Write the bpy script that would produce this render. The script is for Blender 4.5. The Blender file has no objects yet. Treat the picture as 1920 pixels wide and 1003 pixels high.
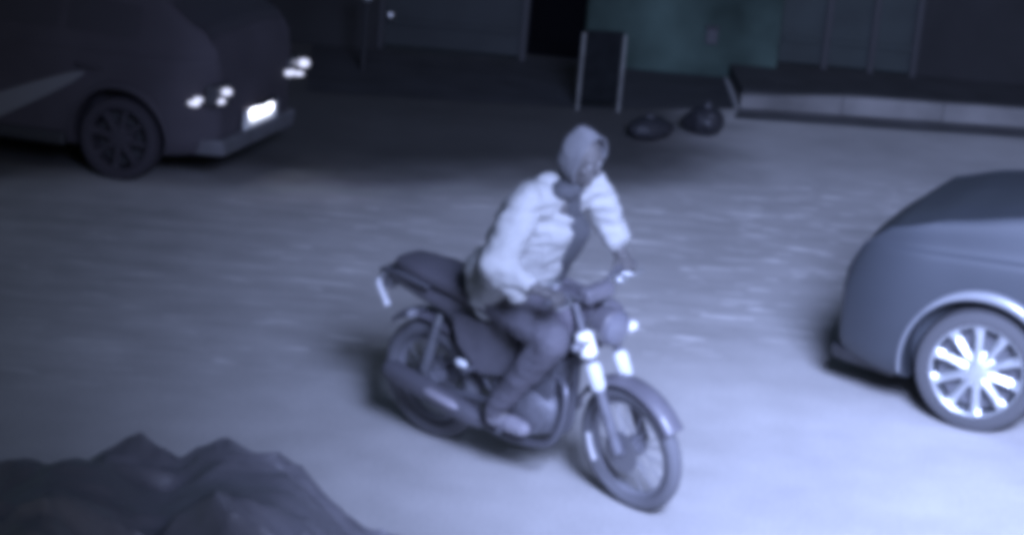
import bpy, bmesh, math, random
from mathutils import Vector, Matrix, noise
R = math.radians
S = bpy.context.scene
C = S.collection
random.seed(4)

# ------------------------------------------------------------------ camera
cam = bpy.data.objects.new('camera', bpy.data.cameras.new('camera')); C.objects.link(cam)
cam.data.sensor_width = 36; cam.data.lens = 3811/1920*36
cam.data.clip_start = .1; cam.data.clip_end = 500
CAM = Vector((0, 0, 3.385))
cam.matrix_world = Matrix.Translation(CAM) @ Matrix.Rotation(R(90-14.93), 4, 'X') @ Matrix.Rotation(R(5.10), 4, 'Z')
S.camera = cam
# soft security-camera optics
S.cycles.pixel_filter_type = 'BLACKMAN_HARRIS'
S.cycles.filter_width = 7.5

# ------------------------------------------------------------------ world, light, exposure
w = bpy.data.worlds.new('World'); S.world = w; w.use_nodes = True
nt = w.node_tree; bg = nt.nodes['Background']
sky = nt.nodes.new('ShaderNodeTexSky'); sky.sky_type = 'NISHITA'; sky.sun_disc = False
sky.sun_elevation = R(35); sky.sun_rotation = R(150)
nt.links.new(sky.outputs[0], bg.inputs[0]); bg.inputs[1].default_value = .0088
S.view_settings.view_transform = 'Standard'; S.view_settings.look = 'None'
S.view_settings.exposure = 1.28; S.view_settings.gamma = 1
ir = bpy.data.lights.new('infrared_lamp', 'SPOT')              # infrared flood lamp high on the camera's side of the street
ir.energy = 5900; ir.color = (.455, .56, 1.0); ir.shadow_soft_size = 1.25
ir.spot_size = R(108); ir.spot_blend = 1.0
iro = bpy.data.objects.new('infrared_lamp', ir); C.objects.link(iro)
iro.location = (1.9, 2.4, 4.9)
iro.rotation_euler = (Vector((6.3, 10.4, .0)) - iro.location).to_track_quat('-Z', 'Y').to_euler()

# ------------------------------------------------------------------ materials
MATS = {}
def mat(name, col, rough=.6, metal=0., var=.0, scale=8., bump=0., bscale=40., spec=.5, coat=0., emit=None, est=0.):
    if name in MATS: return MATS[name]
    m = bpy.data.materials.new(name); m.use_nodes = True
    n = m.node_tree.nodes; l = m.node_tree.links; b = n['Principled BSDF']
    b.inputs['Base Color'].default_value = (*col, 1); b.inputs['Roughness'].default_value = rough
    b.inputs['Metallic'].default_value = metal; b.inputs['Specular IOR Level'].default_value = spec
    b.inputs['Coat Weight'].default_value = coat; b.inputs['Coat Roughness'].default_value = .12
    tc = n.new('ShaderNodeTexCoord')
    if var:
        t = n.new('ShaderNodeTexNoise'); t.inputs['Scale'].default_value = scale; t.inputs['Detail'].default_value = 6
        l.new(tc.outputs['Object'], t.inputs['Vector'])
        r = n.new('ShaderNodeMapRange'); r.inputs[1].default_value = .3; r.inputs[2].default_value = .7
        r.inputs[3].default_value = 1-var; r.inputs[4].default_value = 1+var
        l.new(t.outputs[0], r.inputs[0])
        x = n.new('ShaderNodeVectorMath'); x.operation = 'SCALE'; x.inputs[0].default_value = col
        l.new(r.outputs[0], x.inputs['Scale']); l.new(x.outputs[0], b.inputs['Base Color'])
    if bump:
        t = n.new('ShaderNodeTexNoise'); t.inputs['Scale'].default_value = bscale; t.inputs['Detail'].default_value = 4
        l.new(tc.outputs['Object'], t.inputs['Vector'])
        k = n.new('ShaderNodeBump'); k.inputs['Strength'].default_value = bump; k.inputs['Distance'].default_value = .02
        l.new(t.outputs[0], k.inputs['Height']); l.new(k.outputs[0], b.inputs['Normal'])
    if emit:
        b.inputs['Emission Color'].default_value = (*emit, 1); b.inputs['Emission Strength'].default_value = est
    MATS[name] = m; return m

def road_mat():
    m = bpy.data.materials.new('worn_asphalt'); m.use_nodes = True
    n = m.node_tree.nodes; l = m.node_tree.links; b = n['Principled BSDF']
    b.inputs['Roughness'].default_value = .75; b.inputs['Specular IOR Level'].default_value = .3
    tc = n.new('ShaderNodeTexCoord')
    def tex(scale, detail=5, vec=None):
        t = n.new('ShaderNodeTexNoise'); t.inputs['Scale'].default_value = scale; t.inputs['Detail'].default_value = detail
        l.new(vec or tc.outputs['Object'], t.inputs['Vector']); return t.outputs[0]
    def rng(s, a, b_, c, d, smooth=False):
        r = n.new('ShaderNodeMapRange'); r.inputs[1].default_value = a; r.inputs[2].default_value = b_
        r.inputs[3].default_value = c; r.inputs[4].default_value = d
        if smooth: r.interpolation_type = 'SMOOTHSTEP'
        l.new(s, r.inputs[0]); return r.outputs[0]
    def mth(op, a, b_):
        x = n.new('ShaderNodeMath'); x.operation = op
        for i, v in enumerate((a, b_)):
            if isinstance(v, (int, float)): x.inputs[i].default_value = v
            else: l.new(v, x.inputs[i])
        return x.outputs[0]
    large = rng(tex(.55, 3), .3, .7, .84, 1.14)
    mid = rng(tex(3.5, 5), .3, .7, .93, 1.07)
    fine = rng(tex(55, 6), .3, .7, .88, 1.12)
    v = mth('MULTIPLY', mth('MULTIPLY', large, mid), fine)
    spx = n.new('ShaderNodeSeparateXYZ'); l.new(tc.outputs['Object'], spx.inputs[0])
    def tc_x(): return spx.outputs[0]
    # short pale dashes in the road colour, lying across the street in its middle stretch
    mp = n.new('ShaderNodeMapping'); mp.inputs['Rotation'].default_value = (0, 0, R(-20.5)); mp.inputs['Scale'].default_value = (2.6, 17, 1)
    l.new(tc.outputs['Object'], mp.inputs['Vector'])
    dash = rng(tex(1.0, 1, mp.outputs[0]), .65, .672, 0, 1.1, True)
    mp2 = n.new('ShaderNodeMapping'); mp2.inputs['Rotation'].default_value = (0, 0, R(-20.5)); mp2.inputs['Scale'].default_value = (1.2, 7, 1)
    l.new(tc.outputs['Object'], mp2.inputs['Vector'])
    dash = mth('MULTIPLY', dash, rng(tc_x(), -2.2, .3, .3, 1, True))
    band = rng(tex(1.0, 3, mp2.outputs[0]), .35, .65, -.12, .06)
    sp = n.new('ShaderNodeSeparateXYZ'); l.new(tc.outputs['Object'], sp.inputs[0])
    yy = mth('ADD', sp.outputs[1], mth('MULTIPLY', sp.outputs[0], -.45))
    zone = mth('MULTIPLY', rng(yy, 10.2, 11.2, 0, 1, True), rng(yy, 14.3, 15.6, 1, 0, True))
    v = mth('MULTIPLY', v, mth('ADD', 1, mth('MULTIPLY', mth('ADD', dash, band), zone)))
    # darker road colour with a noisy edge in front of the driveway
    dark_y = mth('ADD', mth('ADD', sp.outputs[1], mth('MULTIPLY', sp.outputs[0], -.40)), mth('MULTIPLY', tex(.9, 3), 1.6))
    far = rng(dark_y, 15.2, 17.0, 0, 1, True)
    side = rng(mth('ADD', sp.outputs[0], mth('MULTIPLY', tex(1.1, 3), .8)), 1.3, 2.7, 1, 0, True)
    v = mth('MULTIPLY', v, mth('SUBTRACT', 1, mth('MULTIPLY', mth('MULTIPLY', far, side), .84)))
    x = n.new('ShaderNodeVectorMath'); x.operation = 'SCALE'; x.inputs[0].default_value = (.50, .485, .475)
    l.new(v, x.inputs['Scale']); l.new(x.outputs[0], b.inputs['Base Color'])
    k = n.new('ShaderNodeBump'); k.inputs['Strength'].default_value = .5; k.inputs['Distance'].default_value = .01
    l.new(tex(90, 4), k.inputs['Height']); l.new(k.outputs[0], b.inputs['Normal'])
    return m

# ------------------------------------------------------------------ helpers
def tag(o, label=None, cat=None, group=None, kind=None):
    if label: o['label'] = label
    if cat: o['category'] = cat
    if group: o['group'] = group
    if kind: o['kind'] = kind
    return o
def empty(name, loc=(0, 0, 0), rot=(0, 0, 0)):
    o = bpy.data.objects.new(name, None); o.empty_display_size = .2; C.objects.link(o)
    o.location = loc; o.rotation_euler = rot; return o
def obj(name, bm, m, parent=None, smooth=True, bevel=0):
    me = bpy.data.meshes.new(name)
    bmesh.ops.recalc_face_normals(bm, faces=bm.faces[:])
    bm.to_mesh(me); bm.free()
    for ms in (m if isinstance(m, (list, tuple)) else [m]): me.materials.append(ms)
    if smooth:
        for p in me.polygons: p.use_smooth = True
        try: me.set_sharp_from_angle(angle=R(38))
        except Exception: pass
    o = bpy.data.objects.new(name, me); C.objects.link(o)
    if parent: o.parent = parent
    if bevel:
        b = o.modifiers.new('bevel', 'BEVEL'); b.width = bevel; b.segments = 2; b.limit_method = 'ANGLE'
    return o
def box(bm, c, s, rot=None):
    M = Matrix.Translation(Vector(c)) @ (rot.to_4x4() if rot else Matrix.Identity(4)) @ Matrix.Diagonal((*s, 1))
    bmesh.ops.create_cube(bm, size=1, matrix=M); return bm
def frame(d):
    d = d.normalized(); a = Vector((0, 0, 1)) if abs(d.z) < .9 else Vector((1, 0, 0))
    u = d.cross(a).normalized(); return u, u.cross(d).normalized()
def tube(bm, pts, rad, n=12, cap=True, flat=1.0, closed=False):
    pts = [Vector(p) for p in pts]
    if not hasattr(rad, '__len__'): rad = [rad]*len(pts)
    rings = []; u = None
    for i, p in enumerate(pts):
        if closed: d = pts[(i+1) % len(pts)] - pts[i-1]
        else: d = pts[min(i+1, len(pts)-1)] - pts[max(i-1, 0)]
        d.normalize()
        if u is None: u, v = frame(d)
        else:
            u = (u - d*u.dot(d)).normalized(); v = u.cross(d).normalized()
        rings.append([bm.verts.new(p + (u*math.cos(2*math.pi*k/n) + v*math.sin(2*math.pi*k/n)*flat)*rad[i]) for k in range(n)])
    m = len(rings)
    for i in range(m if closed else m-1):
        a, b = rings[i], rings[(i+1) % m]
        for k in range(n): bm.faces.new((a[k], a[(k+1) % n], b[(k+1) % n], b[k]))
    if cap and not closed:
        bm.faces.new(rings[0]); bm.faces.new(rings[-1][::-1])
    return bm
def smooth_path(pts, n=6):
    P = [Vector(p) for p in pts]; out = []
    for i in range(len(P)-1):
        a, b, c, d = P[max(i-1, 0)], P[i], P[i+1], P[min(i+2, len(P)-1)]
        for k in range(n):
            t = k/n
            out.append(.5*((2*b) + (c-a)*t + (2*a-5*b+4*c-d)*t*t + (3*b-a-3*c+d)*t**3))
    out.append(P[-1]); return out
def ring(bm, c, ax, rr, r, n=48, m=10, flat=1.0):
    """torus round axis ax"""
    c = Vector(c); ax = Vector(ax).normalized(); u, v = frame(ax); g = []
    for i in range(n):
        a = 2*math.pi*i/n; d = u*math.cos(a)+v*math.sin(a)
        g.append([bm.verts.new(c + d*(rr + r*math.cos(2*math.pi*k/m)) + ax*(r*flat*math.sin(2*math.pi*k/m))) for k in range(m)])
    for i in range(n):
        a, b = g[i], g[(i+1) % n]
        for k in range(m): bm.faces.new((a[k], a[(k+1) % m], b[(k+1) % m], b[k]))
    return bm
def lathe(bm, c, ax, prof, n=40, cap=True):
    """prof: list of (radius, along axis)"""
    c = Vector(c); ax = Vector(ax).normalized(); u, v = frame(ax); g = []
    for r, h in prof:
        g.append([bm.verts.new(c + ax*h + (u*math.cos(2*math.pi*i/n)+v*math.sin(2*math.pi*i/n))*max(r, 1e-4)) for i in range(n)])
    for a, b in zip(g, g[1:]):
        for k in range(n): bm.faces.new((a[k], a[(k+1) % n], b[(k+1) % n], b[k]))
    if cap: bm.faces.new(g[0]); bm.faces.new(g[-1][::-1])
    return bm
def loft(bm, secs, cap=True):
    g = [[bm.verts.new(p) for p in s] for s in secs]; n = len(g[0])
    for a, b in zip(g, g[1:]):
        for k in range(n): bm.faces.new((a[k], a[(k+1) % n], b[(k+1) % n], b[k]))
    if cap: bm.faces.new(g[0]); bm.faces.new(g[-1][::-1])
    return bm
def ell_sec(x, cy, cz, ry, rz, n=20, p=2.4):
    out = []
    for k in range(n):
        a = 2*math.pi*k/n; ca, sa = math.cos(a), math.sin(a)
        out.append((x, cy + ry*math.copysign(abs(ca)**(2/p), ca), cz + rz*math.copysign(abs(sa)**(2/p), sa)))
    return out
def capsule(bm, a, b, ra, rb, n=14):
    a, b = Vector(a), Vector(b); d = b-a
    L = max(d.length, 1e-5); d = d/L; u, v = frame(d); secs = []
    for i in range(1, 6):
        t = math.pi/2*(i/5); secs.append((a - d*ra*math.cos(t), ra*math.sin(t)))
    for i in range(0, 5):
        t = math.pi/2*(i/5); secs.append((b + d*rb*math.sin(t), rb*math.cos(t)))
    g = [[bm.verts.new(p + (u*math.cos(2*math.pi*k/n)+v*math.sin(2*math.pi*k/n))*max(r, 1e-4)) for k in range(n)] for p, r in secs]
    for p, q in zip(g, g[1:]):
        for k in range(n): bm.faces.new((p[k], p[(k+1) % n], q[(k+1) % n], q[k]))
    bm.faces.new(g[0][::-1]); bm.faces.new(g[-1]); return bm
def ellip(bm, c, s, rot=None, n=20):
    M = Matrix.Translation(Vector(c)) @ (rot.to_4x4() if rot else Matrix.Identity(4)) @ Matrix.Diagonal((*s, 1))
    bmesh.ops.create_uvsphere(bm, u_segments=n, v_segments=n//2+2, radius=1, matrix=M); return bm
def blend(name, bm, m, parent, voxel=.01, it=4, wr=0, ws=9., ridge=0):
    """melt overlapping volumes into one continuous surface, then wrinkle it a little"""
    o = obj(name, bm, m, None, smooth=False)
    r = o.modifiers.new('r', 'REMESH'); r.mode = 'VOXEL'; r.voxel_size = voxel
    s = o.modifiers.new('s', 'SMOOTH'); s.iterations = it; s.factor = .5
    dg = bpy.context.evaluated_depsgraph_get(); dg.update()
    me = bpy.data.meshes.new_from_object(o.evaluated_get(dg)); old = o.data
    o.modifiers.clear(); o.data = me; bpy.data.meshes.remove(old); me.name = name
    if wr:
        ns = [v.normal.copy() for v in me.vertices]
        for v, nn in zip(me.vertices, ns):
            q = v.co*ws
            f = noise.noise(q) + .5*noise.noise(q*2.3)
            if ridge: f += ridge*(1-abs(noise.noise(Vector((q.x*.6, q.y*.6, q.z*2.2))))*3)
            v.co += nn*wr*f
    if not me.materials: me.materials.append(m)
    for p in me.polygons: p.use_smooth = True
    if parent: o.parent = parent
    return o

# ================================================================== THE SETTING
bm = bmesh.new(); bmesh.ops.create_grid(bm, x_segments=4, y_segments=4, size=150)
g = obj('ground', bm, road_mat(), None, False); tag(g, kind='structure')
dark_as = mat('dark_asphalt', (.035, .035, .04), .8, var=.3, scale=2.5, bump=.4, bscale=50)
bm = bmesh.new(); vs = [bm.verts.new(p) for p in [(-2.0, 18.2, .004), (.5, 18.6, .004), (2.0, 19.3, .004), (2.04, 21.3, .004), (-2.3, 21.3, .004)]]; bm.faces.new(vs)
tag(obj('driveway', bm, dark_as, None, False), kind='structure')
# right pavement with its painted kerb
def line_y(x): return 19.37 + (x-2.12)*.123
bm = bmesh.new()
vs = [(2.08, line_y(2.08)+.16), (12, line_y(12)+.16), (12, 23), (2.08, 23)]
loft(bm, [[(x, y, 0) for x, y in vs], [(x, y, .15) for x, y in vs]])
tag(obj('pavement', bm, mat('dark_paving', (.035, .035, .038), .85, var=.3, scale=3, bump=.5), None, False), kind='structure')
bm = bmesh.new()
for i in range(10):
    x0 = 2.05+i*1.0; x1 = x0+.997
    vs = [(x0, line_y(x0)), (x1, line_y(x1)), (x1, line_y(x1)+.156), (x0, line_y(x0)+.156)]
    h = .13 if i == 0 else .185
    loft(bm, [[(x, y, 0) for x, y in vs], [(x, y, .13 if (i == 0 and k in (0, 3)) else .185) for k, (x, y) in enumerate(vs)]])
tag(obj('kerb', bm, mat('kerb_paint', (.18, .175, .17), .85, var=.45, scale=1.1, bump=.5, bscale=25), None, False, bevel=.012), kind='structure')
bm = bmesh.new(); vs = [bm.verts.new(p) for p in [(1.95, line_y(1.95)-.55, .004), (12, line_y(12)-.62, .004), (12, line_y(12)-.004, .004), (2.03, line_y(2.03)-.004, .004)]]; bm.faces.new(vs)
tag(obj('gutter', bm, mat('dark_gutter', (.085, .085, .09), .6, var=.45, scale=1.7), None, False), kind='structure')  # strip along the kerb foot, coloured darker than the road

def wall_piece(name, x0, x1, y, m, h=2.7, t=.22, z0=0., cope=True):
    bm = bmesh.new(); box(bm, ((x0+x1)/2, y+t/2, (h+z0)/2), (x1-x0, t, h-z0))
    o = obj(name, bm, m, None, False, bevel=.01)
    if cope:
        bm = bmesh.new(); box(bm, ((x0+x1)/2, y+t/2, h+.03), (x1-x0+.04, t+.08, .06)); obj('coping', bm, mat('concrete', (.2, .2, .19), .85, var=.2), o, False, bevel=.008)
    return o
green = mat('pale_render', (.042, .064, .056), .9, spec=.1, var=.7, scale=.9, bump=.4, bscale=30)
dim = mat('dark_render', (.016, .016, .017), .9, var=.3, scale=1.5, bump=.4, bscale=30)
wg = wall_piece('rendered_wall', .55, 2.57, 21.15, green)
tag(wg, 'pale greenish rendered wall behind the low board and right of the doorway', 'wall')
# stain and pipe on the pale wall
bm = bmesh.new(); box(bm, (1.86, 21.13, .42), (.12, .04, .16)); box(bm, (1.86, 21.125, .52), (.15, .06, .02)); obj('meter_box', bm, mat('meter', (.03, .03, .035), .6), wg, False, bevel=.006)
wr = wall_piece('street_wall', 4.08, 12, 21.5, dim)
tag(wr, 'near-black plain wall at the far right above the kerb', 'wall')
wl = wall_piece('street_wall', -14, -1.62, 20.9, dim)
tag(wl, 'dark plain wall left of the sheet gate behind the parked car', 'wall')
# sheet gate left of the doorway
def gate(name, x0, x1, y, n, m, posts, h=2.3, z0=.02):
    e = empty(name, ((x0+x1)/2, y, 0)); cx = (x0+x1)/2
    wpan = (x1-x0)/n
    for i in range(n):
        a = x0+i*wpan-cx; bm = bmesh.new()
        box(bm, (a+wpan/2, 0, z0+h/2), (wpan-.012, .03, h-.04))
        box(bm, (a+wpan/2, -.03, z0+h*.12), (wpan-.09, .04, .06)); box(bm, (a+wpan/2, -.03, z0+h*.9), (wpan-.09, .04, .06))
        obj('panel', bm, m, e, False, bevel=.004)
    for px in posts:
        bm = bmesh.new(); box(bm, (px-cx, -.02, z0+h/2), (.075, .10, h+.05)); box(bm, (px-cx, -.02, z0+h+.05), (.1, .125, .04))
        obj('post', bm, mat('gate_post', (.012, .012, .014), .6), e, False, bevel=.006)
    return e
gl = gate('sheet_gate', -1.55, -.12, 21.1, 1, mat('gate_sheet', (.016, .020, .021), .7, metal=.1, var=.3, scale=2), (-1.58, -.09))
tag(gl, 'dark sheet metal gate between the dark wall and the black doorway', 'gate')
bm = bmesh.new(); ellip(bm, (0, 0, 0), (.05, .03, .05)); o = obj('handle', bm, mat('bright_steel', (.5, .5, .5), .35, 1.), gl); o.location = (-.66, -.06, .35)
bm = bmesh.new(); box(bm, (.235, 21.55, 1.1), (.62, .06, 2.2)); box(bm, (.235, 21.51, 1.6), (.44, .02, .8)); box(bm, (.235, 21.51, .55), (.44, .02, .8))
dr = obj('doorway_door', bm, mat('black_door', (.004, .004, .005), .9, spec=.0), None, False, bevel=.008)
tag(dr, 'black recessed door between the sheet gate and the pale greenish wall', 'door')
bm = bmesh.new(); box(bm, (.03, 21.46, 1.0), (.02, .05, .12)); obj('handle', bm, mat('bright_steel', (.5, .5, .5)), dr, False)
gr = gate('panel_gate', 2.60, 4.06, 21.42, 3, mat('gate_grey', (.02, .028, .027), .75, var=.3, scale=2), (3.09, 3.58, 4.03), z0=.16)
tag(gr, 'dark grey gate of three flat panels between black posts, right of the pale wall', 'gate')
# small round reflector post near the parked car
e = empty('marker_post', (-1.62, 19.6, 0)); tag(e, 'short dark post with a round reflector behind the parked car', 'marker post')
bm = bmesh.new(); tube(bm, [(0, 0, 0), (0, 0, .78)], [.03, .026], 12); obj('post', bm, mat('gate_post', (0, 0, 0)), e)
bm = bmesh.new(); lathe(bm, (0, -.035, .72), (0, -1, 0), [(.045, 0), (.045, .012), (.03, .02)], 20); obj('reflector', bm, mat('reflector_glass', (.35, .36, .36), .25, .7), e)
# low upright board between two pale posts
e = empty('low_sign_board', (.66, 18.55, 0), (0, 0, R(12))); tag(e, 'low dark board held between two thin pale posts, beyond the rider', 'sign board')
pale = mat('pale_post', (.2, .2, .19), .7, var=.3, scale=6)
for s in (-1, 1):
    bm = bmesh.new(); tube(bm, [(s*.195, 0, 0), (s*.195, 0, .72)], .012, 10); obj('post', bm, pale, e)
bm = bmesh.new(); box(bm, (0, .02, .40), (.36, .03, .64)); box(bm, (0, 0.0, .10), (.36, .03, .03)); box(bm, (0, 0, .73), (.36, .03, .03))
obj('panel', bm, mat('board_black', (.008, .009, .010), .9, spec=.1, var=.3), e, False, bevel=.004)
# bags of rubbish at the roadside
def sack(x, y, s, lab, seed):
    bm = bmesh.new(); ellip(bm, (0, 0, .13), (.21, .17, .13)); ellip(bm, (.1, .03, .1), (.18, .15, .1)); capsule(bm, (-.02, 0, .2), (-.03, 0, .3), .05, .02)
    for v in bm.verts: v.co.z = max(v.co.z, 0)
    ox = seed*3.1
    o = blend('rubbish_sack', bm, mat('black_plastic', (.02, .02, .024), .55, bump=.3, bscale=18), None, .012, 3, .012, 9+seed, .4)
    o.location = (x, y, 0); o.scale = (s*(1.25 if seed == 1 else .9), s, s*(.75 if seed == 1 else 1.05)); tag(o, lab, 'rubbish sack', 'rubbish sacks at the roadside'); o.rotation_euler.z = seed
    bm = bmesh.new(); ring(bm, (-.025, 0, .265), (0, 0, 1), .033, .007, 18, 8); obj('tie', bm, mat('bag_tie', (.14, .14, .15), .5), o)
sack(1.10, 17.45, 1.0, 'dark rubbish sack nearest the low board', 1)
sack(1.60, 17.85, .95, 'dark rubbish sack farther right, below the pale wall', 2)

# ================================================================== CARS
WH = (.30, .30)
def car_surface(L, W, H, prof, belt, front_round=.12):
    """prof: [(x, z)] top line rear->front ; returns function section(x) -> points right to left over the roof"""
    def lerp(T, x):
        if x <= T[0][0]: return T[0][1]
        for (a, p), (b, q) in zip(T, T[1:]):
            if x <= b:
                t = (x-a)/(b-a); t = t*t*(3-2*t)*.35 + t*.65; return p+(q-p)*t
        return T[-1][1]
    def sec(x, n=None):
        e = max(0, abs(x)-(L/2-.5))/.5
        wd = W/2*(1-.20*e**2.6)
        zb = .20+.07*e**2
        zt = lerp(prof, x); bl = min(belt(x), zt-.03)
        g = max(0, (zt-bl-.08))/(H-.95)
        g = min(1, g)
        wt = wd - .06 - .19*g
        pts = [(0, zb), (wd*.80, zb), (wd*.95, zb+.06), (wd*.985, .42), (wd, .62), (wd*.985, bl-.06), (wd*.955, bl), (wt+.02, zt-.10*g-.015), (wt-.07, zt-.025), (wt*.6, zt), (0, zt+.01)]
        return pts, g
    return sec
def cr(pts, n):
    P = [Vector((a, b, 0)) for a, b in pts]; o = smooth_path(P, n); return [(p.x, p.y) for p in o]
def car(name, L, W, H, prof, belt, paint, axles, R_w, side_win, screen_f, screen_r, glass, lip=None):
    e = empty(name)
    sec = car_surface(L, W, H, prof, belt); NS = 4
    xs = [-L/2 + L*i/90 for i in range(91)]
    xs = [-L/2+.0]+[-L/2+.02]+xs[1:-1]+[L/2-.02, L/2]
    def S3(x):
        p, _ = sec(x); c = cr(p, NS)
        right = [(x, -a, b) for a, b in c]; left = [(x, a, b) for a, b in c[::-1]][1:-1]
        return right + left
    bm = bmesh.new()
    secs = [S3(x) for x in xs]
    def shr(s, f): # rounded end caps
        zc = .62; return [(p[0], p[1]*(1-.05*f), zc+(p[2]-zc)*(1-.09*f)) for p in s]
    secs[0] = shr(secs[0], 1); secs[-1] = shr(secs[-1], 1)
    loft(bm, secs)
    body = obj('body', bm, paint, e)
    for ax in axles:                       # open the wheel arches
        for s in (-1, 1):
            cb = bmesh.new(); lathe(cb, (ax, s*(W/2-.13), R_w+.015), (0, s, 0), [(R_w+.055, -.12), (R_w+.055, .3)], 48)
            c = obj('cut', cb, paint); md = body.modifiers.new('b', 'BOOLEAN'); md.object = c; md.operation = 'DIFFERENCE'; md.solver = 'EXACT'
            dg = bpy.context.evaluated_depsgraph_get(); dg.update()
            me = bpy.data.meshes.new_from_object(body.evaluated_get(dg)); body.modifiers.clear(); body.data = me; me.name = 'body'
            bpy.data.objects.remove(c)
    for p in body.data.polygons: p.use_smooth = True
    try: body.data.set_sharp_from_angle(angle=R(35))
    except Exception: pass
    # glass patches follow the body 5 mm proud of it
    def patch(nm, x0, x1, i0, i1, mirror, m, off=.005, nx=14, th=.008):
        bm = bmesh.new(); grid = []
        for i in range(nx+1):
            x = x0+(x1-x0)*i/nx; c = cr(sec(x)[0], NS); row = []
            for k in range(i0, i1+1):
                a, b = c[k]; p = Vector((x, -a, b)); row.append(p)
            grid.append(row)
        def nrm(i, k):
            a = grid[min(i+1, nx)][k]-grid[max(i-1, 0)][k]; b = grid[i][min(k+1, i1-i0)]-grid[i][max(k-1, 0)]
            nn = a.cross(b); nn.normalize(); return -nn if (nn.y > 0 and nn.z < .2) or nn.z < -.1 else nn
        V = [[bm.verts.new(grid[i][k]+nrm(i, k)*off) for k in range(i1-i0+1)] for i in range(nx+1)]
        for i in range(nx):
            for k in range(i1-i0): bm.faces.new((V[i][k], V[i+1][k], V[i+1][k+1], V[i][k+1]))
        if mirror in (-1, 2):
            if mirror == -1:
                for v in bm.verts: v.co.y *= -1
            else:
                gg = bmesh.ops.duplicate(bm, geom=bm.verts[:]+bm.edges[:]+bm.faces[:])
                for v in gg['geom']:
                    if isinstance(v, bmesh.types.BMVert): v.co.y *= -1
                bmesh.ops.remove_doubles(bm, verts=bm.verts[:], dist=.004)
        return obj(nm, bm, m, e)
    for x0, x1 in side_win:
        for s in (1, -1): patch('side_window', x0, x1, 6*NS+1, 7*NS-1, s, glass)
    patch('windscreen', screen_f[0], screen_f[1], 8*NS-1, 10*NS, 2, glass, .006)
    patch('rear_window', screen_r[0], screen_r[1], 8*NS-1, 10*NS, 2, glass, .006)
    # wheel arch lips; swelling and default pale colour stand in for a highlight
    lipm = lip or mat('arch_lip', (.30, .31, .33), .35, .3, coat=.5)
    for ax in axles:
        for s in (-1, 1):
            bm = bmesh.new(); pts = []
            for k in range(33):
                a = R(-12) + R(204)*k/32; x = ax+(R_w+.075)*math.cos(a); z = R_w+.015+(R_w+.075)*math.sin(a)
                pts.append((x, s*(W/2*(1-.20*(max(0, abs(x)-(L/2-.5))/.5)**2.6)+.002), z))
            tube(bm, pts, [.007+.026*max(0, math.sin(math.pi*(k-8)/22)) if 8 < k < 30 else .007 for k in range(33)], 10); obj('arch_lip', bm, lipm, e)
    # sills
    for s in (-1, 1):
        bm = bmesh.new(); box(bm, ((axles[0]+axles[1])/2, s*(W/2-.03), .25), (axles[1]-axles[0]-2*R_w-.2, .08, .09)); obj('sill', bm, mat('black_trim', (.03, .03, .033), .5), e, False, bevel=.02)
    # door seams and handles
    for s in (-1, 1):
        for hx in (side_win[0][1]-.22, side_win[-1][1]-.55):
            bm = bmesh.new(); tube(bm, smooth_path([(hx-.09, s*(W/2-.005), .80), (hx-.07, s*(W/2+.03), .805), (hx+.07, s*(W/2+.03), .81), (hx+.09, s*(W/2-.005), .81)], 4), .012, 8); obj('door_handle', bm, paint, e)
        bm = bmesh.new(); bx = side_win[-1][1]-.28
        ellip(bm, (bx, s*(W/2+.10), 1.0), (.07, .11, .075)); tube(bm, [(bx, s*(W/2-.06), .95), (bx, s*(W/2+.06), .98)], .02, 8); obj('wing_mirror', bm, paint, e)
    return e
def car_wheel(parent, ax, y, s, Rw, spokes, rimm, darkm, tyrem, seed=0):
    """s = outward side sign"""
    bm = bmesh.new(); c = (ax, y, Rw); A = (0, s, 0)
    hub = obj('wheel', lathe(bm, c, A, [(.10, -.08), (.10, .055), (.065, .072), (.03, .078)], 28), rimm, parent)
    hw = .10; r_in = Rw*.76
    bm = bmesh.new(); lathe(bm, c, A, [(r_in-.01, -hw*.8), (r_in, -hw), (Rw*.86, -hw*1.05), (Rw*.96, -hw*.92), (Rw, -hw*.6), (Rw, hw*.6), (Rw*.96, hw*.92), (Rw*.86, hw*1.05), (r_in, hw), (r_in-.01, hw*.8)], 56, False)
    obj('tyre', bm, tyrem, hub)
    bm = bmesh.new(); ring(bm, (ax, y+s*.075, Rw), A, r_in-.004, .014, 56, 10)
    lathe(bm, (ax, y, Rw), A, [(r_in-.006, -.08), (r_in-.012, .07)], 56, False)
    bm2 = bm
    for k in range(spokes):
        a = 2*math.pi*(k+.2)/spokes+seed
        for dd in (-.0,):
            d = Vector((math.cos(a+dd), 0, math.sin(a+dd))); t = Vector((-d.z, 0, d.x))
            secs = []
            for r, wd, out in [(.055, .022, .070), (.10, .024, .074), (r_in*.72, .026, .064), (r_in*.93, .036, .062), (r_in+.002, .046, .075)]:
                p = Vector(c)+d*r+Vector((0, s*out, 0)); dn = Vector((0, -s*.028, 0))
                secs.append([p-t*wd+dn, p-t*wd*.8+Vector((0, -s*.004, 0)), p+Vector((0, s*.006, 0)), p+t*wd*.8+Vector((0, -s*.004, 0)), p+t*wd+dn])
            loft(bm2, secs)
    obj('rim', bm2, rimm, hub)
    bm = bmesh.new(); lathe(bm, (ax, y, Rw), A, [(r_in-.03, -.055), (r_in-.03, -.02), (.06, -.02)], 40); obj('brake_drum', bm, darkm, hub)
    return hub
tyre_m = mat('tyre_rubber', (.07, .07, .075), .75, bump=.2, bscale=60)
alloy = mat('bright_alloy', (.66, .68, .70), .33, .8)
inner = mat('wheel_inner', (.10, .10, .11), .6)
glass_m = mat('dark_glass', (.02, .022, .025), .08, 0, spec=.7)

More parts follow.
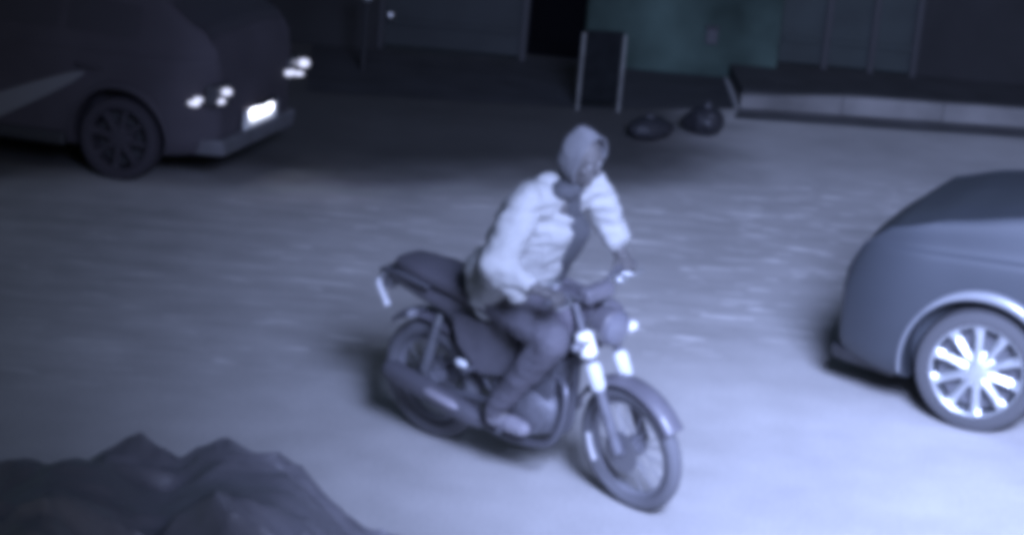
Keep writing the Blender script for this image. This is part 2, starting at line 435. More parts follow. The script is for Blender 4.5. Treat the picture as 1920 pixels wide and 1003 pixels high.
# ---- right car: dark saloon, front end at the left
prof_r = [(-2.2, .94), (-2.14, 1.2), (-1.9, 1.38), (-1.5, 1.56), (-1.0, 1.66), (-.5, 1.71), (.05, 1.70), (.45, 1.62), (.80, 1.45), (1.2, 1.20), (1.6, 1.12), (1.9, 1.03), (2.06, .90), (2.15, .72)]
paint_r = mat('slate_paint', (.042, .047, .055), .5, .0, coat=.15, var=.06, scale=3)
rc = car('parked_car', 4.3, 1.78, 1.69, prof_r, lambda x: 1.0-.045*max(0, x-.4), paint_r, (-1.32, 1.36), .33, [(-1.75, -.80), (-.72, .0), (.06, .66)], (.34, 1.12), (-2.10, -1.70), glass_m)
hdR = R(180-22.5)
wc = Vector((2.50, 10.27, 0))            # near front wheel contact
F = Vector((math.cos(hdR), math.sin(hdR), 0)); Lf = Vector((-F.y, F.x, 0))
rc.rotation_euler = (0, 0, hdR); rc.location = wc - F*1.36 - Lf*(.87-.12)
tag(rc, 'slate grey car nosing in at the right edge with a bright multi-spoke wheel', 'car', 'cars parked on the street')
for ax in (-1.32, 1.36):
    for s in (-1, 1): car_wheel(rc, ax, s*(.87-.12), s, .33, 10, alloy, inner, tyre_m, .1)
for s in (-1, 1):
    bm = bmesh.new(); ellip(bm, (1.96, s*.62, .80), (.13, .12, .075), Matrix.Rotation(s*-.5, 3, 'Z')); obj('headlight', bm, mat('headlight_glass', (.16, .18, .22), .15, coat=.6), rc)
bm = bmesh.new(); box(bm, (2.145, 0, .62), (.03, .9, .14)); 
for k in range(3): box(bm, (2.16, 0, .58+.04*k), (.02, .8, .008))
obj('grille', bm, mat('black_trim', (.03, .03, .033), .5), rc, False, bevel=.004)
bm = bmesh.new(); loft(bm, [[(x, y, z) for y, z in [(-.60-.06*k, .19), (.60+.06*k, .19), (.64+.06*k, .27), (-.64-.06*k, .27)]] for k, x in enumerate([2.19, 2.10, 1.92, 1.80])])
obj('bumper_lip', bm, mat('black_trim', (.03, .03, .033)), rc, False, bevel=.012)

# ---- left car: dark hatchback end-on to the street with an added glow on its rear lamps
prof_l = [(-1.9, .80), (-1.86, 1.0), (-1.75, 1.15), (-1.35, 1.40), (-.9, 1.46), (0, 1.47), (.5, 1.36), (.95, 1.06), (1.7, .92), (1.86, .80), (1.9, .70)]
paint_l = mat('dark_paint', (.062, .056, .066), .75, 0, spec=.2, var=.15, scale=2)
lc = car('parked_car', 3.8, 1.78, 1.47, prof_l, lambda x: .95, paint_l, (-1.2, 1.2), .30, [(-1.30, -.75), (-.68, .0), (.07, .72)], (.62, .92), (-1.80, -1.50), mat('matt_glass', (.052, .048, .056), .5, spec=.2), paint_l)
hdl = math.atan2(15.57-14.03, -1.83+2.19)-math.pi/2           # points away from its visible end
Fl = Vector((math.cos(hdl), math.sin(hdl), 0))
lc.rotation_euler = (0, 0, hdl+math.pi); lc.location = Vector((-1.99, 14.80, 0)) - Fl*1.90
tag(lc, 'dark hatchback at the upper left with two lamps given an added glow and a bright number plate', 'car', 'cars parked on the street')
for ax in (-1.2, 1.2):
    for s in (-1, 1): car_wheel(lc, ax, s*(.89-.11), s, .30, 8, mat('dull_alloy', (.05, .046, .054), .8, spec=.1), mat('dull_inner', (.05, .05, .055), .8), mat('old_tyre', (.048, .044, .052), .85, spec=.1))
bm = bmesh.new(); pa, pb = Vector((-.20, .893, .40)), Vector((-.93, .893, .75)); nrm = Vector((.43, 0, .9)).normalized(); secs = []
for k in range(9):
    t = k/8; c = pa.lerp(pb, t); hw = .075*(1-t)**.6+.012; secs.append([c-nrm*hw+Vector((0, -.006, 0)), c-nrm*hw, c+nrm*hw, c+nrm*hw+Vector((0, -.006, 0))])
obj('painted_reflection', loft(bm, secs), mat('reflection_streak', (.17, .17, .18), .7), lc)  # pale streak of reflected light painted onto the near side
glowm = mat('lamp_glow', (.6, .6, .65), .3, emit=(.75, .78, 1), est=.42)  # glow put in for infrared reflected by the lamp glass
for s in (-1, 1):
    bm = bmesh.new(); loft(bm, [[(x, s*y, z) for y, z in [(.58, .60), (.86-.03*k, .62), (.86-.03*k, .76), (.60, .77)]] for k, x in enumerate([-1.84, -1.93])])
    hs = obj('lamp_housing', bm, mat('lamp_smoke', (.05, .05, .055), .25, coat=.5), lc, False, bevel=.015)
    for c, r in ([((-1.77, .882, .635), (.045, .02, .02)), ((-1.80, .875, .665), (.035, .025, .018)), ((-1.93, .78, .655), (.03, .05, .02)), ((-1.945, .72, .715), (.04, .045, .026))] if s > 0 else [((-1.915, -.62, .66), (.05, .06, .026)), ((-1.95, -.74, .64), (.04, .05, .018)), ((-1.955, -.83, .71), (.045, .05, .034))]):
        bm = bmesh.new(); ellip(bm, c, r, None, 14); obj('lamp_glint', bm, glowm, hs)
bm = bmesh.new(); box(bm, (-1.945, .02, .44), (.012, .66, .135)); pl = obj('number_plate', bm, mat('plate_white', (.75, .76, .76)), lc, False, bevel=.004)
bm = bmesh.new(); box(bm, (-1.98, .02, .535), (.06, .30, .025)); hs = obj('added_plate_lamp', bm, mat('black_trim', (0, 0, 0)), lc, False, bevel=.005)  # made-up housing for the added plate light
pla = bpy.data.lights.new('added_plate_light', 'AREA'); pla.shape = 'RECTANGLE'; pla.size = .45; pla.size_y = .02; pla.energy = .55; pla.color = (.8, .84, 1); pla.spread = R(75)  # added light, brightens the plate in place of reflected infrared
po = bpy.data.objects.new('added_plate_light', pla); C.objects.link(po); po.parent = hs; po.location = (-2.005, .02, .515)
po.rotation_euler = Vector((.095, 0, -.06)).to_track_quat('-Z', 'Y').to_euler()
bm = bmesh.new(); loft(bm, [[(x, y, z) for y, z in [(-.70-.03*k, .24), (.70+.03*k, .24), (.74+.03*k, .36), (-.74-.03*k, .36)]] for k, x in enumerate([-1.945, -1.86, -1.7])])
obj('bumper', bm, mat('bumper_grey', (.11, .11, .12), .6, var=.2), lc, False, bevel=.02)

# ================================================================== MOTORCYCLE
HD, LEAN, STEER = -.674, .131, -.14
mc = empty('motorcycle', (.16, 9.045, 0), (LEAN, 0, HD))
tag(mc, 'small dark motorcycle with pale fork covers carrying the rider down the street', 'motorcycle')
WB = 1.196; fx = WB/2; TR = .30
rubber = mat('bike_tyre', (.14, .14, .155), .8, bump=.3, bscale=70)
blk = mat('bike_black', (.13, .125, .145), .45, coat=.3, var=.15, scale=10)
frm = mat('bike_frame', (.10, .10, .115), .5)
chrome = mat('bike_chrome', (.45, .46, .48), .4, .7)
eng = mat('engine_alloy', (.15, .15, .17), .6, .2, var=.25, scale=20)
paleplastic = mat('pale_cover', (.66, .67, .68), .45)
# steering axis: through (fx-.07, 0, .55) leaning back 25 degrees
ax0 = Vector((fx-.10, 0, .62)); axd = Vector((-.40, 0, 1)).normalized()
SM = Matrix.Translation(ax0) @ Matrix.Rotation(STEER, 4, axd) @ Matrix.Translation(-ax0)
def steer(bm):
    bmesh.ops.transform(bm, matrix=SM, verts=bm.verts[:]); return bm
def bike_wheel(x, front):
    T = steer if front else (lambda b: b)
    c = (x, 0, TR); A = (0, 1, 0)
    hub = obj('wheel', T(lathe(bmesh.new(), c, A, [(.02, -.07), (.045, -.06), (.05, -.03), (.035, -.02), (.035, .02), (.05, .03), (.045, .06), (.02, .07)], 24)), eng, mc)
    tr = .036 if front else .045
    obj('tyre', T(ring(bmesh.new(), c, A, TR-tr, tr, 64, 14, 1.05)), rubber, hub)
    obj('rim', T(lathe(bmesh.new(), c, A, [(TR-2*tr+.006, -.024), (TR-2*tr-.012, -.022), (TR-2*tr-.016, 0), (TR-2*tr-.012, .022), (TR-2*tr+.006, .024)], 56)) if False else T(ring(bmesh.new(), c, A, TR-2*tr-.004, .012, 56, 10, 1.9)), mat('rim_steel', (.28, .28, .31), .5, .3), hub)
    bm = bmesh.new()
    for k in range(32):
        a = 2*math.pi*k/32; b = a+(.35 if k % 4 < 2 else -.35); s = 1 if k % 2 else -1
        tube(bm, [(x+.045*math.cos(b), s*.035, TR+.045*math.sin(b)), (x+(TR-2*tr)*math.cos(a), s*.004, TR+(TR-2*tr)*math.sin(a))], .0022, 5)
    obj('spokes', T(bm), mat('rim_steel', (.4, .4, .4)), hub)
    if front:
        obj('brake_disc', T(lathe(bmesh.new(), (x, -.062, TR), (0, -1, 0), [(.05, 0), (.10, 0), (.10, .004), (.05, .004)], 40)), mat('disc', (.25, .25, .27), .4, .6), hub)
        bm = bmesh.new(); a = R(196)
        for q in range(7):
            aa = a+R(26)*(q/6-.5)
            box(bm, (x+.238*math.cos(aa), -.036, TR+.238*math.sin(aa)), (.022, .012, .024), Matrix.Rotation(-aa, 3, 'Y'))
        obj('reflector', T(bm), mat('reflector_bright', (.9, .9, .92), .35, emit=None), hub)
    else:
        obj('brake_drum', lathe(bmesh.new(), (x, -.05, TR), (0, -1, 0), [(.075, 0), (.075, .02), (.05, .03)], 32), eng, hub)
        bm = bmesh.new(); lathe(bm, (x, .075, TR), (0, 1, 0), [(.09, 0), (.09, .008), (.03, .01)], 36); obj('sprocket', bm, mat('disc', (0, 0, 0)), hub)
bike_wheel(fx, True); bike_wheel(-fx, False)
# front mudguard
def guard(x, a0, a1, r, wd, nm, T):
    secs = []
    for k in range(21):
        a = R(a0+(a1-a0)*k/20); d = Vector((math.cos(a), 0, math.sin(a))); o = Vector((x, 0, TR))
        sec = []
        for q in range(9):
            ph = math.pi*q/8; sec.append(o+d*(r-.02+.03*math.sin(ph))+Vector((0, wd*math.cos(ph), 0)))
        for q in range(8, -1, -1):
            ph = math.pi*q/8; sec.append(o+d*(r-.024+.026*math.sin(ph))+Vector((0, (wd-.004)*math.cos(ph), 0)))
        secs.append(sec)
    return obj(nm, T(loft(bmesh.new(), secs)), blk, mc)
guard(fx, 32, 150, TR+.035, .055, 'front_mudguard', steer)
guard(-fx, 62, 128, TR+.05, .07, 'rear_mudguard', lambda b: b)
# fork legs with pale covers
top = ax0 + axd*.42
for s in (-1, 1):
    lo = Vector((fx, s*.085, TR)); up = Vector((fx-.265, s*.085, .98))
    d = (up-lo)
    fk = obj('fork_leg', steer(tube(bmesh.new(), [lo, lo+d*.5, lo+d*.501, up], [.026, .026, .018, .018], 14)), chrome if False else eng, mc)
    obj('fork_cover', steer(tube(bmesh.new(), [lo+d*.40, lo+d*.43, lo+d*.56, lo+d*.585], [.022, .036, .038, .026], 16)), paleplastic, fk)
    if s < 0: obj('fork_shroud', steer(tube(bmesh.new(), [lo+d*.615, lo+d*.635, lo+d*.76, lo+d*.785], [.022, .040, .044, .028], 16)), mat('polished_cover', (.95, .95, .93), .38), fk)
    else: obj('fork_shroud', steer(tube(bmesh.new(), [lo+d*.615, lo+d*.635, lo+d*.76, lo+d*.785], [.02, .032, .032, .022], 16)), blk, fk)
# headlight and instruments
bm = bmesh.new(); lathe(bm, (fx-.09, 0, .86), (1, 0, -.12), [(.03, -.12), (.07, -.09), (.085, -.02), (.088, .0), (.08, .008)], 32)
hl = obj('headlight', steer(bm), blk, mc)
obj('lens', steer(lathe(bmesh.new(), (fx-.079, 0, .859), (1, 0, -.12), [(.078, 0), (.07, .014), (.04, .024), (.01, .028)], 32)), mat('lens_glass', (.16, .16, .19), .15, coat=.5), hl)
bm = bmesh.new(); box(bm, (fx-.20, 0, 1.0), (.07, .17, .07)); obj('instrument_panel', steer(bm), blk, mc, bevel=.015)
# handlebar
GR = Vector((.385, -.32, 1.045)); GL = Vector((.335, .31, 1.02))
bm = bmesh.new(); tube(bm, smooth_path([GL, (.34, .2, 1.03), (.355, .08, .985), (.365, -.08, .985), (.375, -.2, 1.045), GR], 6), .012, 10); obj('handlebar', bm, frm, mc)
for p, s in ((GR, -1), (GL, 1)):
    gp = obj('grip', tube(bmesh.new(), [p+Vector((.0, -s*.10, 0)), p+Vector((0, s*.035, 0))], [.017, .018], 14), frm, mc)
    obj('brake_lever', tube(bmesh.new(), smooth_path([p+Vector((.03, -s*.09, -.005)), p+Vector((.07, -s*.05, -.01)), p+Vector((.06, s*.03, -.015))], 5), .006, 8), chrome, mc)
bm = bmesh.new(); ellip(bm, (.39, .17, 1.01), (.028, .035, .022)); obj('mirror_mount', bm, chrome, mc)
def indicator(p, s, m, nm='indicator', T=lambda b: b, ln=.10):
    st = obj(nm, T(tube(bmesh.new(), [Vector(p), Vector(p)+Vector((0, s*ln, 0))], .010, 8)), frm, mc)
    c = Vector(p)+Vector((0, s*(ln+.03), 0))
    bm = bmesh.new(); ellip(bm, c, (.026, .040, .024)); obj('lens', T(bm), m, st)
bright = mat('indicator_lens', (.85, .85, .88), .3)
dl = mat('indicator_dull', (.2, .2, .22), .35)
indicator((fx-.16, .08, .79), 1, bright, T=steer, ln=.06)
indicator((fx-.16, -.08, .80), -1, dl, T=steer, ln=.05)
indicator((-.60, .06, .68), 1, dl); indicator((-.60, -.06, .68), -1, dl, ln=.05)
# tank
secs = [ell_sec(x, 0, z, ry, rz, 24, 2.5) for x, z, ry, rz in [(-.06, .80, .06, .05), (-.04, .81, .085, .075), (.05, .835, .115, .10), (.16, .855, .135, .115), (.25, .865, .13, .11), (.31, .865, .10, .09), (.335, .86, .05, .05)]]
tk = obj('fuel_tank', loft(bmesh.new(), secs), mat('tank_paint', (.15, .14, .17), .35, .3, coat=.8), mc)
obj('fuel_cap', lathe(bmesh.new(), (.15, 0, .965), (0, 0, 1), [(.035, 0), (.035, .012), (.02, .016)], 24), chrome, tk)
# seat
secs = [ell_sec(x, 0, z, ry, rz, 20, 3) for x, z, ry, rz in [(-.78, .875, .06, .02), (-.74, .875, .10, .035), (-.55, .865, .125, .045), (-.36, .845, .13, .045), (-.2, .815, .125, .045), (-.08, .81, .09, .045), (-.03, .815, .05, .03)]]
obj('seat', loft(bmesh.new(), secs), mat('seat_vinyl', (.10, .095, .11), .55, bump=.2, bscale=90), mc)
# tail cowl, side panels
secs = [ell_sec(x, 0, z, ry, rz, 18, 2.6) for x, z, ry, rz in [(-.84, .815, .04, .025), (-.80, .81, .075, .05), (-.62, .785, .10, .065), (-.40, .75, .105, .075), (-.25, .73, .09, .07)]]
obj('tail_cowl', loft(bmesh.new(), secs), blk, mc)
for s in (-1, 1):
    bm = bmesh.new(); pts = [(-.38, .74), (-.04, .76), (.03, .66), (-.02, .50), (-.20, .46), (-.34, .58)]
    loft(bm, [[(x, s*.085, z) for x, z in pts], [(x*.96-.01, s*.125, z*.97+.02) for x, z in pts]])
    obj('side_panel', bm, blk, mc, bevel=.012)
    # grab rail
obj('grab_rail', tube(bmesh.new(), smooth_path([(-.50, -.13, .83), (-.68, -.135, .86), (-.83, -.10, .83), (-.87, 0, .81), (-.83, .10, .83), (-.68, .135, .86), (-.50, .13, .83)], 6), .012, 10), frm, mc)
bm = bmesh.new(); tube(bm, smooth_path([(-.90, -.02, .79), (-.865, -.09, .755), (-.80, -.12, .70), (-.77, -.13, .67)], 5), [.010]*4+[.016]*8+[.018]*4, 10); obj('chrome_bracket', bm, mat('bright_chrome', (.92, .92, .95), .4, .3), mc)
tl = obj('tail_light', box(bmesh.new(), (-.85, 0, .75), (.05, .12, .07)), dl, mc, bevel=.012)
# frame
fb = bmesh.new()
tube(fb, smooth_path([(.33, 0, .86), (.30, 0, .70), (.27, 0, .45), (.22, 0, .27), (.0, 0, .24), (-.12, 0, .30)], 5), .018, 10)
for s in (-1, 1):
    tube(fb, [(.30, s*.02, .88), (-.05, s*.08, .73), (-.45, s*.09, .76), (-.78, s*.06, .78)], .013, 8)
    tube(fb, [(-.12, s*.08, .74), (-.14, s*.08, .32)], .014, 8)
    tube(fb, [(-.14, s*.08, .36), (-.42, s*.09, .72)], .011, 8)
obj('frame', fb, frm, mc)
for s in (-1, 1):
    obj('swingarm', tube(bmesh.new(), [(-.12, s*.075, .33), (-fx, s*.09, TR)], [.020, .016], 10), frm, mc)
    sh = obj('shock_absorber', tube(bmesh.new(), [(-fx+.03, s*.115, TR+.03), (-.45, s*.11, .70)], .014, 10), chrome, mc)
    bm = bmesh.new(); P = []
    a, b = Vector((-fx+.05, s*.115, TR+.09)), Vector((-.46, s*.11, .66)); u, v = frame(b-a)
    for k in range(73): P.append(a+(b-a)*k/72+(u*math.cos(k*math.pi/4)+v*math.sin(k*math.pi/4))*.026)
    obj('spring', tube(bm, P, .005, 6), eng, sh)
bm = bmesh.new(); tube(bm, smooth_path([(-.10, .08, .385), (-.40, .085, .37), (-.66, .09, .36)], 4), .028, 8, flat=.5); obj('chain_guard', bm, blk, mc)
# engine
bm = bmesh.new(); secs = [ell_sec(x, 0, z, ry, rz, 22, 3) for x, z, ry, rz in [(-.12, .36, .07, .07), (-.08, .36, .11, .10), (.02, .36, .125, .125), (.12, .35, .125, .12), (.20, .35, .10, .09), (.23, .35, .06, .05)]]
en = obj('engine', loft(bm, secs), eng, mc)
bm = bmesh.new(); cy0 = Vector((.11, 0, .44)); cyd = Vector((.28, 0, 1)).normalized()
for k in range(8): 
    M = Matrix.Rotation(R(15.6), 3, 'Y'); box(bm, cy0+cyd*(.02+.024*k), (.15-.004*k, .17, .010), M)
box(bm, cy0+cyd*.09, (.11, .12, .20), Matrix.Rotation(R(15.6), 3, 'Y')); obj('cylinder_fins', bm, eng, en, False)
bm = bmesh.new(); lathe(bm, (.10, -.118, .36), (0, -1, 0), [(.105, 0), (.10, .02), (.06, .034), (.02, .036)], 30); obj('clutch_cover', bm, eng, en)
bm = bmesh.new(); lathe(bm, (.10, .118, .36), (0, 1, 0), [(.10, 0), (.095, .02), (.055, .034), (.02, .036)], 30); obj('flywheel_cover', bm, eng, en)
# exhaust on the right
ex = obj('exhaust', tube(bmesh.new(), smooth_path([(.19, -.03, .55), (.27, -.06, .50), (.28, -.10, .36), (.22, -.13, .25), (.02, -.14, .22), (-.16, -.15, .25)], 6), .020, 12), mat('bike_exhaust', (.14, .14, .16), .4, .5), mc)
obj('muffler', tube(bmesh.new(), [(-.12, -.155, .25), (-.18, -.16, .265), (-.30, -.165, .29), (-.70, -.175, .37), (-.74, -.175, .375)], [.022, .045, .052, .052, .035], 18), mat('muffler_black', (.12, .117, .135), .4, .2), ex)
bm = bmesh.new(); tube(bm, [(-.26, -.19, .305), (-.30, -.195, .315), (-.44, -.20, .34), (-.47, -.20, .345)], [.015, .034, .034, .015], 12, flat=.6); obj('heat_shield', bm, mat('heat_shield', (.36, .34, .38), .45, .3), ex)
# pegs
for s in (-1, 1):
    obj('foot_peg', tube(bmesh.new(), [(.02, s*.10, .29), (.02, s*.25, .29)], .014, 10), frm, mc)
    obj('passenger_peg', tube(bmesh.new(), [(-.235, s*.10, .49), (-.235, s*.19, .50)], .014, 10), frm, mc)
bm = bmesh.new(); ellip(bm, (-.235, -.205, .545), (.036, .018, .018), Matrix.Rotation(R(8), 3, 'Y')); obj('side_reflector', bm, mat('side_reflector', (.7, .72, .75), .35), mc)
obj('kickstand', tube(bmesh.new(), [(-.05, .10, .27), (-.28, .13, .20)], .010, 8), frm, mc)

# ================================================================== RIDER
V = Vector
hip = V((-.10, 0, .90)); chest = V((.10, 0, 1.27)); neck = V((.225, 0, 1.455)); head = V((.29, 0, 1.595))
shR, shL = V((.155, -.20, 1.41)), V((.20, .19, 1.40))
elR, elL = V((.125, -.37, 1.17)), V((.26, .30, 1.16))
haR, haL = GR+V((-.015, .015, .012)), GL+V((-.015, -.015, .012))
hpR, hpL = V((-.09, -.10, .885)), V((-.09, .10, .885))
knR, knL = V((.30, -.20, .80)), V((.30, .20, .80))
anR, anL = V((-.02, -.195, .40)), V((-.02, .195, .40))
skin = mat('skin', (.10, .095, .095), .6, var=.08, scale=20)
bm = bmesh.new()
capsule(bm, hip, chest, .12, .13); capsule(bm, chest, (shR+shL)/2, .13, .10); capsule(bm, shR, shL, .055, .055)
capsule(bm, (neck-V((.03, 0, .06))), head-V((0, 0, .05)), .052, .05)
# head: skull, jaw, nose, brow, ears, lips; looks ahead and down
hr = Matrix.Rotation(R(16), 3, 'Y') @ Matrix.Rotation(R(0), 3, 'Z')
def hp(x, y, z): return head + hr @ V((x, y, z))
ellip(bm, hp(-.01, 0, .03), (.098, .075, .095), hr); ellip(bm, hp(.02, 0, -.04), (.07, .058, .075), hr); ellip(bm, hp(.055, 0, -.085), (.028, .03, .022), hr)
capsule(bm, hp(.085, 0, .02), hp(.108, 0, -.022), .009, .014); capsule(bm, hp(.08, -.038, .032), hp(.08, .038, .032), .010, .010)
capsule(bm, hp(.083, -.018, -.055), hp(.083, .018, -.055), .009, .009)
for s in (-1, 1):
    ellip(bm, hp(-.005, s*.078, -.005), (.018, .010, .032), hr); ellip(bm, hp(.068, s*.034, .012), (.014, .014, .010), hr); ellip(bm, hp(.06, s*.04, -.025), (.02, .018, .02), hr)
def limb(b, a, m, c, r): capsule(b, a, m, r[0], r[1]); capsule(b, m, c, r[1], r[2])
limb(bm, shR, elR, haR-(haR-elR).normalized()*.07, (.048, .038, .026)); limb(bm, shL, elL, haL-(haL-elL).normalized()*.07, (.048, .038, .026))
limb(bm, hpR, knR, anR, (.085, .058, .036)); limb(bm, hpL, knL, anL, (.085, .058, .036))
for an in (anR, anL):
    capsule(bm, an, an+V((.02, 0, -.06)), .036, .036); capsule(bm, an+V((-.01, 0, -.065)), an+V((.13, 0, -.075)), .034, .028)
# hands closed round the grips
for g, el, s in ((GR, elR, -1), (GL, elL, 1)):
    wrist = g + (el-g).normalized()*.085 + V((0, 0, .012)); palm = g+V((-.022, -s*.03, .018))
    capsule(bm, g+(el-g).normalized()*.10, wrist, .027, .025); ellip(bm, (palm+wrist)/2, (.042, .036, .019)); ellip(bm, palm, (.034, .042, .018))
    for j, (dy, ln) in enumerate(((-.002, .9), (-.024, 1.), (-.046, .96), (-.066, .8))):
        y = s*(dy+.006); a = g+V((.008, y, .027)); b = g+V((.031*ln+.002, y, .006)); c = g+V((.022, y, -.022)); d = g+V((-.004, y, -.028))
        capsule(bm, a, b, .0095, .0088, 8); capsule(bm, b, c, .0088, .0082, 8); capsule(bm, c, d, .0082, .0075, 8)
    t0 = palm+V((-.002, -s*.040, -.004)); t1 = g+V((-.012, -s*.062, -.018)); t2 = g+V((.014, -s*.066, -.026))
    capsule(bm, t0, t1, .012, .0105, 8); capsule(bm, t1, t2, .0105, .009, 8)
ps = blend('person', bm, skin, None, .0065, 3)
ps.location = mc.location; ps.rotation_euler = mc.rotation_euler
tag(ps, 'rider in a loose pale hooded jacket leaning over the motorcycle handlebar', 'person')
# eyes
for s in (-1, 1):
    bm = bmesh.new(); ellip(bm, hp(.074, s*.033, .010), (.012, .013, .010), hr, 12); obj('eye', bm, mat('eye', (.3, .3, .3), .3), ps)
# jacket
jk = mat('pale_jacket', (.38, .38, .375), .85, var=.06, scale=6, bump=.3, bscale=25)
bm = bmesh.new()
capsule(bm, hip+V((-.01, 0, -.02)), chest+V((-.02, 0, 0)), .168, .178); capsule(bm, hip+V((-.04, -.05, .02)), chest+V((-.05, -.05, 0)), .14, .15); capsule(bm, chest, (shR+shL)/2+V((-.02, 0, -.01)), .165, .115)
capsule(bm, shR+V((0, .03, -.005)), shL+V((0, -.03, -.005)), .078, .078)
capsule(bm, shR, elR, .082, .078); capsule(bm, elR, haR-(haR-elR).normalized()*.12, .080, .046)
capsule(bm, elR+V((-.02, 0, -.01)), haR*.45+elR*.55+V((-.03, .02, -.07)), .065, .05)
capsule(bm, shL, elL, .080, .070); capsule(bm, elL, haL-(haL-elL).normalized()*.12, .070, .042)
ellip(bm, hip+V((0, 0, -.03)), (.19, .19, .10)); capsule(bm, hip+V((-.045, -.10, .10)), hip+V((-.02, -.115, -.02)), .115, .105); capsule(bm, hip+V((-.03, .12, .05)), hip+V((-.02, .12, -.02)), .12, .11); capsule(bm, hip+V((-.09, -.08, .0)), hip+V((-.08, .08, .0)), .09, .09)
capsule(bm, hip+V((.03, -.14, .06)), elR+V((-.07, .08, -.06)), .10, .075)
capsule(bm, neck+V((-.075, -.05, -.0)), neck+V((-.075, .05, -.0)), .055, .055)
jo = blend('jacket', bm, jk, ps, .009, 4, .013, 9., .6)
# dark shirt front seen between jacket and left arm
bm = bmesh.new(); capsule(bm, hip+V((.11, .06, .02)), chest+V((.115, .06, -.04)), .085, .075); capsule(bm, chest+V((.115, .06, -.04)), neck+V((-.005, .0, -.10)), .075, .05); ellip(bm, neck+V((.015, -.03, .0)), (.075, .085, .05)); capsule(bm, neck+V((.01, 0, -.10)), neck+V((.02, -.02, -.01)), .05, .05)
blend('shirt', bm, mat('dark_shirt', (.07, .072, .08), .85, var=.1), ps, .010, 4, .006, 12)
# hood
hd_m = mat('hood_cloth', (.15, .15, .16), .85, var=.1, scale=9, bump=.3, bscale=30)
bm = bmesh.new(); n1, n2 = 26, 40; rows = []
for i in range(n1+1):
    t = i/n1; row = []                           # shell open to the face: sweep from opening rim to back
    for k in range(n2+1):
        a = R(-128)+R(256)*k/n2                   # round the face, 0 = crown
        rad_y, rad_z = .094, .112
        op = 1.0
        ph = t*math.pi*.5
        x = .062 - .150*math.sin(ph)
        q = math.cos(ph)**.72
        yy = math.sin(a)*rad_y*q; zz = math.cos(a)*rad_z*q
        if abs(a) > R(95): zz -= .03*(1-t)*0 + .02; x -= .01
        pk = max(0, math.cos(a))**10*(1-abs(t-.45)/.45 if abs(t-.45) < .45 else 0)
        p = hp(x, yy, zz+.015+.035*pk)
        row.append(p)
    rows.append(row)
Vv = [[bm.verts.new(p) for p in r] for r in rows]
for i in range(n1):
    for k in range(n2): bm.faces.new((Vv[i][k], Vv[i][k+1], Vv[i+1][k+1], Vv[i+1][k]))
for v in bm.verts: v.co += V((0, 0, 1))*.006*noise.noise(v.co*22)+V((0, 1, 0))*.005*noise.noise(v.co*17)
bmesh.ops.remove_doubles(bm, verts=bm.verts[:], dist=.002)
ho = obj('hood', bm, hd_m, ps); so = ho.modifiers.new('solid', 'SOLIDIFY'); so.thickness = .008; so.offset = 1
# trousers and shoes
tm = mat('dark_trousers', (.115, .11, .13), .85, var=.12, scale=9, bump=.25, bscale=30)
bm = bmesh.new(); capsule(bm, hpR, hpL, .115, .115)
for h, k, a in ((hpR, knR, anR), (hpL, knL, anL)):
    limb(bm, h, k, a, (.112, .084, .058)); capsule(bm, a, a+V((-.01, 0, -.03)), .058, .055)
blend('trousers', bm, tm, ps, .010, 4, .007, 11, .3)
for a in (anR, anL):
    bm = bmesh.new(); capsule(bm, a+V((-.03, 0, -.055)), a+V((-.02, 0, -.075)), .045, .042); capsule(bm, a+V((-.02, 0, -.075)), a+V((.15, 0, -.082)), .044, .036); capsule(bm, a+V((.08, 0, -.08)), a+V((.14, 0, -.085)), .045, .04)
    for v in bm.verts: v.co.z = max(v.co.z, a.z-.115)
    blend('shoe', bm, mat('shoe', (.24, .23, .26), .6), ps, .007, 3)

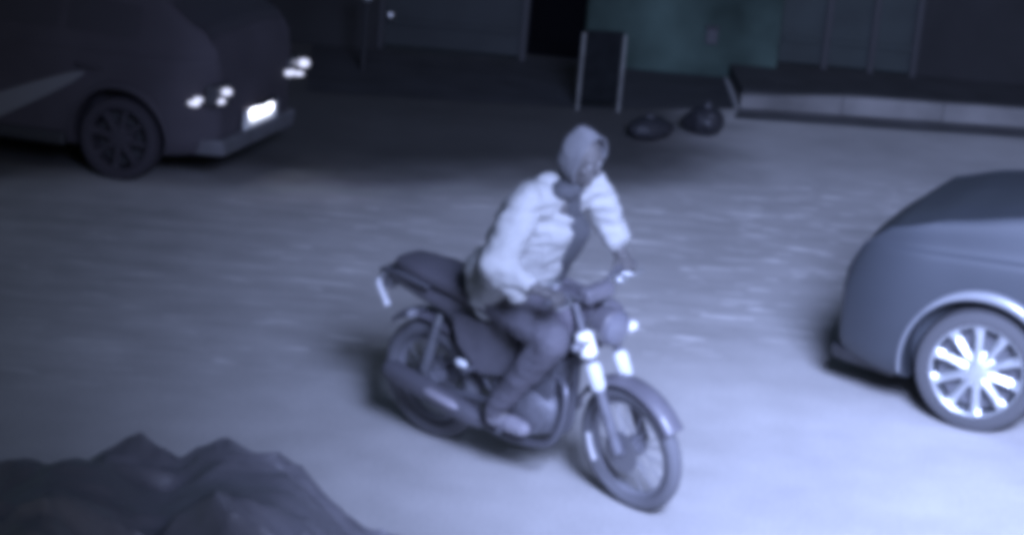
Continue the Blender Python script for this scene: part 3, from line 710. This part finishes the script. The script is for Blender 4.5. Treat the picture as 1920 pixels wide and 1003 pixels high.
# ================================================================== DRAPED HEAP, bottom left
ridge = [(-2.4, .58), (-2.05, .62), (-1.86, .66), (-1.70, .72), (-1.55, .80), (-1.42, .855), (-1.25, .86), (-1.13, .77), (-1.05, .79), (-.94, .875), (-.80, .885), (-.64, .865), (-.55, .79), (-.46, .69), (-.32, .575), (-.18, .45), (-.05, .32), (.08, .16), (.19, .0)]
def rz(x):
    if x <= ridge[0][0]: return ridge[0][1]
    for (a, p), (b, q) in zip(ridge, ridge[1:]):
        if x <= b: t = (x-a)/(b-a); return p+(q-p)*t
    return 0
rz0 = rz
def rz(x): return sum(rz0(x+d*.03) for d in (-2, -1, 0, 1, 2))/5
bm = bmesh.new(); NX, NY = 190, 130; x0, x1, y0, y1 = -2.4, .19, 4.9, 7.15; G = []
for i in range(NX+1):
    row = []
    for j in range(NY+1):
        x = x0+(x1-x0)*i/NX; y = y0+(y1-y0)*j/NY
        dy = (y-6.3)
        f = 1-(abs(dy)/(.85 if dy > 0 else 1.4))**2.6
        z = rz(x)*max(f, 0)**.55
        q = V((x*1.7+y*.5, y*3.0, 3.3)); q2 = V((x*3.2-y*1.1, y*6.5, 7.7))
        fold = (1-abs(noise.noise(q))*4)*.034+noise.noise(q2)*.028+(1-abs(noise.noise(q2*.7+V((4, 0, 0))))*4)*.022+noise.noise(V((x*7, y*14, 2)))*.020+(1-abs(noise.noise(V((x*5-y*2, y*11, 5))))*4)*.016
        edge = min(1, z/.25)
        z = max(0, z+fold*edge*(.06+1.5*min(1, abs(dy)/.32))); row.append(bm.verts.new((x, y, z)))
    G.append(row)
for i in range(NX):
    for j in range(NY): bm.faces.new((G[i][j], G[i+1][j], G[i+1][j+1], G[i][j+1]))
border = [G[i][0] for i in range(NX+1)]+[G[NX][j] for j in range(1, NY+1)]+[G[i][NY] for i in range(NX-1, -1, -1)]+[G[0][j] for j in range(NY-1, 0, -1)]
low = [bm.verts.new((v.co.x, v.co.y, -.02)) for v in border]
for k in range(len(border)): bm.faces.new((border[k], border[(k+1) % len(border)], low[(k+1) % len(border)], low[k]))
hp_ = obj('draped_cover', bm, mat('cover_cloth', (.20, .195, .22), .36, var=.2, scale=4, bump=.3, bscale=30), None)
tag(hp_, 'dark creased cover draped over a two-humped heap in the lower left corner', 'cover')
